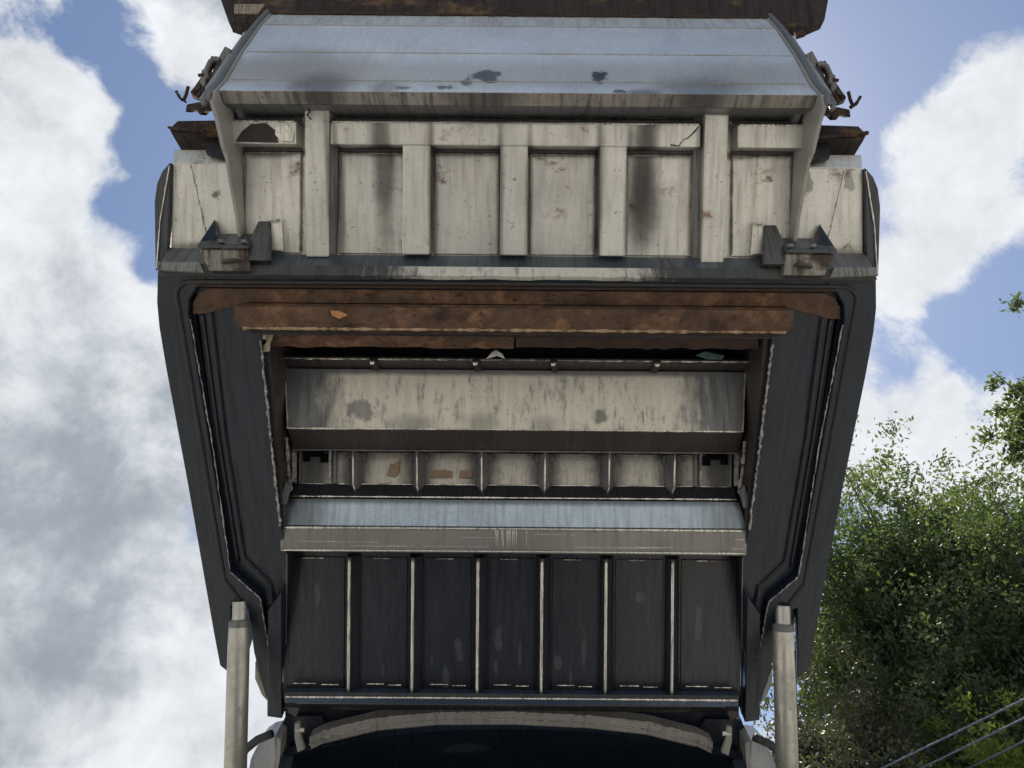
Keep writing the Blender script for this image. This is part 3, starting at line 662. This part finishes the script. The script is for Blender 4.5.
# ---- side boxes outboard of the hopper
WB = Pl(165, 2.60, 252, 2.62)
for s in (0, 1):
    f = mir if s else (lambda p: p)
    bm = BM(); plate(bm, WB, f([(171, 166), (240, 166), (240, 254), (170, 254)]), .03); wb = obj('side_box', bm, beige, truck, .003)
    # rounded outer skin
    prof2 = [(157, 274), (155.5, 205), (158, 187), (163, 175), (171, 166), (170.5, 200), (169, 256)]
    bm = BM(); prism(bm, [WB(x, y, .02) for x, y in f(prof2)], -WB.n*.5 + Vector((0, 0, 0))); obj('outer_skin', bm, rimp, wb, .004)
    bm = BM(); tube(bm, subdiv([WB(x, y, .024) for x, y in f([(159, 272), (162, 225), (171, 170)])], 12), .003, 6, .4); obj('skin_seam', bm, bare_glint, wb)
    bm = BM(); quad(bm, [q(*f([(168, 250)])[0], 2.625), q(*f([(206, 250)])[0], 2.625), q(*f([(206, 266)])[0], 2.53), q(*f([(159, 266)])[0], 2.53)], .02); obj('box_foot', bm, greyp, wb, .003)
    bm = BM(); plate(bm, SL, f([(157.5, 266), (200, 266), (204, 276), (157.5, 274)]), .02, .012); obj('box_lip', bm, grime('grimy_lip', (.20, .19, .17), dirt=(.03, .03, .03), dirt_amt=.9, rough=.45, metal=.3, scale=2) if s == 0 else bpy.data.materials['grimy_lip'], wb, .002)
    bm = BM(); tube(bm, subdiv([WB(x, y, .002) for x, y in f([(189, 168), (200, 215), (207, 245)])], 14), .0022, 6, .7); obj('box_seam', bm, bare_glint, wb)
    # latch bracket: two triangular fins on a flat shelf
    bm = BM(); prism(bm, [q(*p, d) for p, d in zip(f([(213, 222), (196, 248), (216, 249)]), (2.60, 2.50, 2.50))], Vector((0, .03, .03))); br = obj('latch_bracket', bm, navy, wb, .002)
    bm = BM(); prism(bm, [q(*p, 2.49) for p in f([(196, 246.5), (244, 246.5), (248, 251), (196, 251)])], Vector((0, .02, .11))); obj('latch_shelf', bm, rimp, br, .003)
    bm = BM(); prism(bm, [q(*p, 2.50) for p in f([(198, 251.5), (247, 251.5), (249, 273), (208, 273)])], Vector((0, .04, .05))); obj('latch_cheek', bm, grime('scorched_cheek', (.22, .20, .17), dirt=(.02, .02, .02), dirt_amt=.9, rough=.45, metal=.3, rust=(.045, .028, .022), rust_amt=.42, scale=1.6), br, .003)
    bm = BM(); tube(bm, [q(*p, 2.48) for p in f([(229, 262), (229.5, 265)])], .030, 16); obj('latch_boss', bm, brown, br, .003)
    bm = BM()
    for cx_ in (220, 243): tube(bm, [q(*f([(cx_, 245)])[0], 2.49), q(*f([(cx_, 242)])[0], 2.49)], .011, 8)
    tube(bm, subdiv([q(*p, 2.60) for p in f([(213, 222), (216, 238), (217, 246)])], 4), .003, 6, .4)
    obj('latch_bolt', bm, greyp, br, split=True)
    bm = BM(); prism(bm, [q(*p, d) for p, d in zip(f([(257, 223), (268, 223), (268.5, 262), (244, 262), (249, 240)]), (2.58, 2.58, 2.51, 2.50, 2.54))], Vector((0, .02, .02))); fin = obj('stop_fin', bm, finm, wb, .003)
    bm = BM(); prism(bm, [q(*p, 2.585) for p in f([(269.5, 222), (280, 221), (281, 253), (269.5, 252)])], Vector((0, .02, .03))); obj('stop_cheek', bm, beige, fin, .003)
    bm = BM(); tube(bm, subdiv([q(*p, 2.575) for p in f([(268, 223), (280, 221), (281.5, 253)])], 8), .003, 6, .4); obj('stop_weld', bm, bare_glint, fin)
    # upper pieces of the box that show past the gusset
    UB = Pl(115, 2.80, 166, 2.70)
    bm = BM(); plate(bm, UB, f([(172, 152), (236, 152), (236, 166), (171, 166)]), .05); ub = obj('box_shoulder', bm, beige, wb, .004)
    bm = BM(); plate(bm, UB, f([(208, 147), (232, 147), (232, 167), (207, 160)]), .02, .03); obj('hole_shade_plate', bm, black, ub)  # black plate drawn as the darkness of an opening
    bm = BM(); prism(bm, [UB(x, y, .05) for x, y in f([(173, 141), (181, 133), (224, 132), (228, 146), (176, 147)])], -UB.n*.12); obj('rusty_step', bm, rustp, ub, .004)
    bm = BM(); tube(bm, subdiv([UB(x, y, .06) for x, y in f([(173, 142), (200, 145), (226, 147)])], 12), .006, 6, .6); obj('step_edge', bm, rustd, ub)
    bm = BM(); plate(bm, UB, f([(188, 133), (196, 116), (214, 110), (232, 112), (232, 134)]), .05, -.05); obj('box_cover', bm, rearp, ub, .004)

# ---- screw latches on both sides of the hopper
for s in (0, 1):
    f = mir if s else (lambda p: p)
    D = 2.62
    def Q(x, y, o=0): return q(*f([(x, y)])[0], D+o)
    bm = BM(); prism(bm, [Q(*p) for p in ((207, 72), (213, 78), (205, 103), (190, 101), (187, 94))], Vector((0, .02, .035))); la = obj('screw_latch', bm, greyp if s else sidegrey, truck, .006)
    bm = BM(); tube(bm, subdiv([Q(205, 82, -.02), Q(204, 73, -.02), Q(208, 64, -.02), Q(214, 61, -.02), Q(217, 63, -.02)], 3), .009, 10); obj('latch_hook', bm, greyp, la, smooth=True)
    bm = BM(); prism(bm, [Q(*p) for p in ((204, 104), (206, 86), (212, 66), (222, 48), (229, 52), (222, 70), (216, 90), (216, 106))], Vector((0, .04, .06))); obj('latch_backplate', bm, greyp, la, .004)
    bm = BM(); tube(bm, subdiv([Q(195, 100, -.05), Q(200, 92, -.06), Q(210, 96, -.05), Q(204, 104, -.06), Q(196, 108, -.05)], 4), .006, 8, .2); obj('chain_loop', bm, rustd, la, smooth=True)
    bm = BM(); prism(bm, [Q(x, y, -.02) for x, y in ((199, 72), (205, 70), (203, 88), (196, 92))], Vector((0, .02, .03))); obj('latch_link', bm, greyp, la, .003)
    bm = BM(); tube(bm, [Q(212, 60), Q(208, 69), Q(200, 84), Q(191, 97)], .011, 10); obj('latch_screw', bm, rustd, la, smooth=True)
    bm = BM(); tube(bm, [Q(196, 78, -.02), Q(208, 76, -.02)], .006, 8); tube(bm, [Q(186, 89, -.02), Q(184, 97, -.02), Q(181, 104, -.02)], .006, 8)
    tube(bm, subdiv([Q(184, 105, -.03), Q(178, 101, -.05), Q(175, 96, -.06), Q(174, 94, -.06)], 3), .005, 8, .4); obj('latch_handle', bm, rustd, la, smooth=True, split=True)
    bm = BM(); prism(bm, [Q(*p) for p in ((184, 107), (199, 104), (212, 106), (214, 114), (203, 113), (198, 118), (193, 112), (183, 115))], Vector((0, .02, .05))); obj('latch_foot', bm, rustp, la, .004)
    bm = BM(); prism(bm, [Q(x, y, -.03) for x, y in ((193, 88), (198, 86), (197, 91), (193, 93))], Vector((0, .01, .012))); obj('latch_tab', bm, black, la)

# ---- rust-eaten rear step at the very top
ST = Pl(-60, 3.0, 18, 2.86)
bm = BM()
plate(bm, ST, [(205, -60), (835, -60), (822, 17), (806, 24), (770, 24), (766, 16), (270, 15), (262, 25), (226, 25), (217, 0)], .05, 0)
st_ = obj('rear_step', bm, rustp, truck, .003)
bm = BM()
for k in range(7): plate(bm, ST, [(232, 8+k*1.35), (262-k, 8+k*1.35), (262-k, 8.9+k*1.35), (232, 8.9+k*1.35)], .006, .008)
obj('ribbed_reflector', bm, grime('dirty_reflector', (.35, .29, .22), dirt=(.08, .05, .03), dirt_amt=.8, rough=.6, scale=3), st_, split=True)
bm = BM(); tube(bm, subdiv([ST(x, y, .002) for x, y in ((270, 15), (766, 16))], 70), .004, 6, .7); obj('step_edge', bm, rustd, st_)
bm = BM(); a_, b_ = q(516, 17, 2.86), q(516, 17, 2.86)+Vector((0, .5, .25)); cross(bm, ST(516, -58, -.05), b_, 1.0, (0, 0, .02)); obj('step_brace', bm, rustp, st_)

# ================================================================== litter caught in the tail
def scrap(name, pts, mat_, label, cat, thick=.002, group=None):
    bm = BM(); c_ = sum(pts, Vector())/len(pts)
    prism(bm, [p-c_ for p in pts], Vector((0, thick, thick)))
    o = obj(name, bm, mat_); o.location = c_; tag(o, label, cat, group); return o
paper = grime('tan_paper', (.52, .45, .33), dirt=(.15, .1, .06), dirt_amt=.4, rough=.9, streak=False, scale=3)
card = grime('brown_cardboard', (.24, .17, .11), dirt=(.15, .1, .06), dirt_amt=.4, rough=.9, streak=False, scale=3)
greenm = grime('green_film', (.012, .06, .045), dirt=(.01, .02, .02), dirt_amt=.3, rough=.4)
def QL(lst, d): return [q(x, y, d) for x, y in lst]
scrap('paper_scrap', QL([(430.5, 503), (440, 504), (439, 511), (436, 513), (434, 518), (432, 514)], 3.02), paper, 'small torn tan paper scrap stuck on the blue-grey ledge plate', 'paper scrap')
scrap('cardboard_scrap', [RP(x, y, .012) for x, y in ((431, 472), (441, 471), (453, 472), (453, 478.5), (431, 478.5))], card, 'wider flat brown cardboard strip just right of the second V-shaped gusset', 'cardboard')
scrap('cardboard_scrap', [RP(x, y, .012) for x, y in ((461, 471.5), (472, 472), (473, 478.5), (460, 478.5))], card, 'narrow brown cardboard piece right beside the second-left gusset gap', 'cardboard').__setitem__('label', 'narrower brown cardboard piece just left of the third V-shaped gusset')
scrap('cardboard_scrap', [RP(x, y, .012) for x, y in ((388, 477), (391, 466), (396, 465), (401, 461), (400, 474), (396, 478))], card, 'upright tapering brown torn card between the first and second V-shaped gussets', 'cardboard')
scrap('white_film_scrap', QL([(486, 359), (492, 352), (496, 350), (502, 354), (505, 359), (497, 356)], 2.84), bare_glint, 'small crumpled white peaked scrap above the blade lip under the bar joint', 'plastic scrap')
scrap('green_film_scrap', QL([(695, 354), (705, 350), (714, 352), (724, 354), (722, 358), (708, 358)], 2.84), greenm, 'dark green plastic film caught above the blade lip at the right', 'plastic scrap')
scrap('wood_splinter', [MP(x, y, .05) for x, y in ((333, 308), (341, 308), (350, 312), (342, 316), (335, 313))], grime('splinter', (.40, .19, .08), dirt=(.15, .07, .03), dirt_amt=.5, rough=.8, scale=3), 'orange-brown splintered chip lodged on the rusty beam face', 'wood splinter', .006)
scrap('cream_piece', QL([(245, 334.5), (265, 334.5), (265, 341), (260, 341), (256, 344), (253, 346)], 2.66), creamp, 'cream triangular piece under the left end of the rusty beam', 'torn board', .006)
scrap('cream_piece', QL([(266, 336), (273, 335.5), (270, 345), (269, 353), (263, 354), (262, 350), (266, 344)], 2.68), paper, 'slender cream strip hanging beside the left bar end', 'torn board', .004)

# ================================================================== overhead cables
cabm = grime('cable_sheath', (.10, .13, .18), rough=.5, dirt_amt=.2)
for (pa, pb, lab) in (((880, 768), (1024, 697), 'uppermost of the three blue-grey overhead cables crossing before the trees'),
                      ((918, 768), (1024, 716), 'middle one of the three blue-grey overhead cables before the trees'),
                      ((965, 768), (1024, 739), 'lowest of the three blue-grey overhead cables in the bottom right corner')):
    a_, b_ = q(*pa, 9.0), q(*pb, 8.0); dv = (b_-a_)
    pts = [a_ + dv*t for t in np.linspace(-6, 6, 49)]
    pts = [p + Vector((0, 0, .004*((i-24)/4)**2)) for i, p in enumerate(pts)]
    c_ = pts[24].copy()
    bm = BM(); tube(bm, [p-c_ for p in pts], .011, 8); o = obj('overhead_cable', bm, cabm, smooth=True); o.location = c_
    tag(o, lab, 'cable', 'overhead cables at the lower right')

# ================================================================== trees
def leaf_mat(name, c1, c2, tr):
    m_, t, b = mat(name)
    geo = t.nodes.new('ShaderNodeNewGeometry'); r_ = t.nodes.new('ShaderNodeMixRGB')
    nz = t.nodes.new('ShaderNodeTexNoise'); nz.inputs['Scale'].default_value = 1.6; nz.inputs['Detail'].default_value = 3; t.links.new(geo.outputs['Position'], nz.inputs['Vector'])
    ma = t.nodes.new('ShaderNodeMath'); ma.operation = 'MULTIPLY_ADD'; t.links.new(nz.outputs[0], ma.inputs[0]); ma.inputs[1].default_value = 3.2; ma.inputs[2].default_value = -1.4
    mb = t.nodes.new('ShaderNodeMath'); mb.operation = 'MULTIPLY_ADD'; mb.use_clamp = True; t.links.new(geo.outputs['Random Per Island'], mb.inputs[0]); mb.inputs[1].default_value = .5; t.links.new(ma.outputs[0], mb.inputs[2])
    t.links.new(mb.outputs[0], r_.inputs[0]); r_.inputs[1].default_value = (*c1, 1); r_.inputs[2].default_value = (*c2, 1)
    t.links.new(r_.outputs[0], b.inputs['Base Color']); b.inputs['Roughness'].default_value = .5
    tl = t.nodes.new('ShaderNodeBsdfTranslucent'); mxx = t.nodes.new('ShaderNodeMixShader'); mxx.inputs[0].default_value = tr
    h = t.nodes.new('ShaderNodeMixRGB'); h.blend_type = 'MULTIPLY'; h.inputs[0].default_value = 1; h.inputs[2].default_value = (1.9, 1.9, .7, 1); t.links.new(r_.outputs[0], h.inputs[1])
    t.links.new(h.outputs[0], tl.inputs[0])
    t.links.new(b.outputs[0], mxx.inputs[1]); t.links.new(tl.outputs[0], mxx.inputs[2]); t.links.new(mxx.outputs[0], t.nodes['Material Output'].inputs[0])
    return m_
bark = grime('bark', (.085, .07, .055), dirt=(.03, .025, .02), dirt_amt=.6, rough=.9, streak=False, bump=1.)
def leaves_mesh(name, centers, per, spread, size, parent, m_, rng):
    n = len(centers)*per
    c = np.repeat(np.array(centers), per, 0) + rng.normal(0, 1, (n, 3))*np.array(spread)
    a = rng.normal(0, 1, (n, 3)); a /= np.linalg.norm(a, axis=1)[:, None]
    b = rng.normal(0, 1, (n, 3)); b[:, 2] *= .6; b -= a*(a*b).sum(1)[:, None]; b /= np.linalg.norm(b, axis=1)[:, None]
    s = size*rng.uniform(.6, 1.3, n)[:, None]
    nn = np.cross(a, b)
    v = np.stack([c-a*s, c+b*s*.42+nn*s*.12, c+a*s, c-b*s*.42+nn*s*.12], 1).reshape(-1, 3)
    v -= np.array(base_of(parent))
    me = bpy.data.meshes.new(name)
    me.vertices.add(n*4); me.vertices.foreach_set('co', v.ravel())
    me.loops.add(n*4); me.loops.foreach_set('vertex_index', np.arange(n*4))
    me.polygons.add(n); me.polygons.foreach_set('loop_start', np.arange(n)*4); me.polygons.foreach_set('loop_total', np.full(n, 4))
    me.update(); me.materials.append(m_)
    o = bpy.data.objects.new(name, me); C.objects.link(o); o.parent = parent
    return o
def tree(base, H, crown_c, crown_r, nb, per, m_, label, seed, leaf=.07, trunk_r=.22, hollow=.5, clump=.30, group='trees beyond the truck'):
    rng = np.random.default_rng(seed); rnd = random.Random(seed)
    root = empty('broadleaf_tree', base, label, 'tree', group)
    cc = np.array(crown_c); rr = np.array(crown_r)
    B0 = Vector(base)
    # big boughs: sub-centres spread over the crown, each carries sprays
    bms = BM()
    topz = crown_c[2] + crown_r[2]*.5
    trunk_pts = [B0 + (Vector((crown_c[0], crown_c[1], topz))-B0)*t + Vector((rnd.uniform(-.15, .15), rnd.uniform(-.15, .15), 0))*(t > 0) for t in np.linspace(0, 1, 9)]
    tube(bms, trunk_pts, [trunk_r*(1-.8*t) for t in np.linspace(0, 1, 9)], 10)
    trunk = obj('trunk', bms, bark, root, smooth=True)
    cent = []
    bml = BM()
    for k in range(nb):
        v = rng.normal(0, 1, 3); v /= np.linalg.norm(v)
        if v[2] < -.5: v[2] *= -.5
        rad = rng.uniform(hollow, 1.0)
        lump = 1 + .20*math.sin(v[0]*5+seed)*math.cos(v[1]*4+v[2]*5)
        tip = cc + v*rr*rad*lump
        tv = Vector(tip)
        tt = min(7, max(2, int(2 + 5*max(0, (tip[2]-crown_c[2])/crown_r[2]*.5+.3))))
        st = trunk_pts[tt]
        mid = st.lerp(tv, .5) + Vector((0, 0, .12*(tv-st).length))
        mids = [st, st.lerp(mid, .6), mid, mid.lerp(tv, .6), tv]
        r0 = trunk_r*.26
        tube(bml, mids, [r0, r0*.7, r0*.5, r0*.3, .006], 5, 0, False)
        # sprays along the outer half of the bough
        for j in range(8):
            u = rng.uniform(.4, 1.05)
            pt = np.array(mid.lerp(tv, u) if u <= 1 else tv) + rng.normal(0, 1, 3)*clump*rng.uniform(.5, 1.6)
            cent.append(pt)
    obj('limbs', bml, bark, root, smooth=True)
    leaves_mesh('crown', cent, per, (clump*.36, clump*.36, clump*.22), leaf, root, m_, rng)
    return root
def at_az(px, py, dist):
    """ground plan position of something seen in this direction at this horizontal distance"""
    v = skydir(px, py); k = dist/math.hypot(v.x, v.y); return Vector((v.x*k, v.y*k, EYE+v.z*k))
lm1 = leaf_mat('leaf_green', (.048, .074, .040), (.115, .150, .088), .50)
lm0 = leaf_mat('leaf_dark_green', (.034, .054, .034), (.075, .10, .062), .40)
lm2 = leaf_mat('leaf_olive_flare', (.050, .056, .032), (.095, .095, .058), .25)  # olive leaves, browned in colour to imitate the flare's veil
lm3 = leaf_mat('leaf_yellow_green_lit', (.13, .18, .045), (.24, .28, .09), .62)  # raised leaf colour paints the look of sun through the leaves
t1 = at_az(930, 600, 14.5)
tree((t1.x, t1.y, 0), 17, (t1.x, t1.y, t1.z-.9), (3.1, 3.0, 3.8), 300, 84, lm1, 'tall broad green tree filling the right, its crown top against white cloud', 11, leaf=.055, hollow=.35, clump=.46)
t2 = at_az(1068, 620, 12.5)
tree((t2.x, t2.y, 0), 17, (t2.x, t2.y, t2.z-.8), (2.0, 2.2, 3.0), 150, 70, lm1, 'dark leafy tree at the right picture edge beside the tall broad one', 12, leaf=.045, hollow=.3, clump=.42)
t3 = at_az(838, 760, 12.0)
tree((t3.x, t3.y, 0), 11, (t3.x, t3.y, t3.z-1.2), (1.1, 1.4, 3.0), 150, 66, lm2, 'dull olive tree close beside the right hydraulic ram', 13, leaf=.040, trunk_r=.12, hollow=.3, clump=.32)
t4 = at_az(985, 765, 11.5)
tree((t4.x, t4.y, 0), 10, (t4.x, t4.y, t4.z-.9), (1.5, 1.2, 1.4), 60, 60, lm3, 'bright yellow-green sunlit young tree behind the overhead cables', 14, leaf=.045, trunk_r=.1, hollow=.3, clump=.30)
t6 = at_az(930, 700, 19)
tree((t6.x, t6.y, 0), 14, (t6.x, t6.y, t6.z-2.5), (4.2, 2.5, 4.6), 170, 60, lm0, 'dark green background tree seen through gaps low behind the others', 16, leaf=.07, hollow=.3, clump=.5)
# the overhanging bough at the right edge belongs to a tree standing outside the picture
t5 = at_az(1080, 385, 8.5)
tree((t5.x, t5.y, 0), 14, (t5.x, t5.y, t5.z), (1.0, .9, .7), 60, 80, lm1, 'leafy bough hanging into the right edge above the other crowns', 15, leaf=.040, trunk_r=.16, hollow=.3, clump=.16)
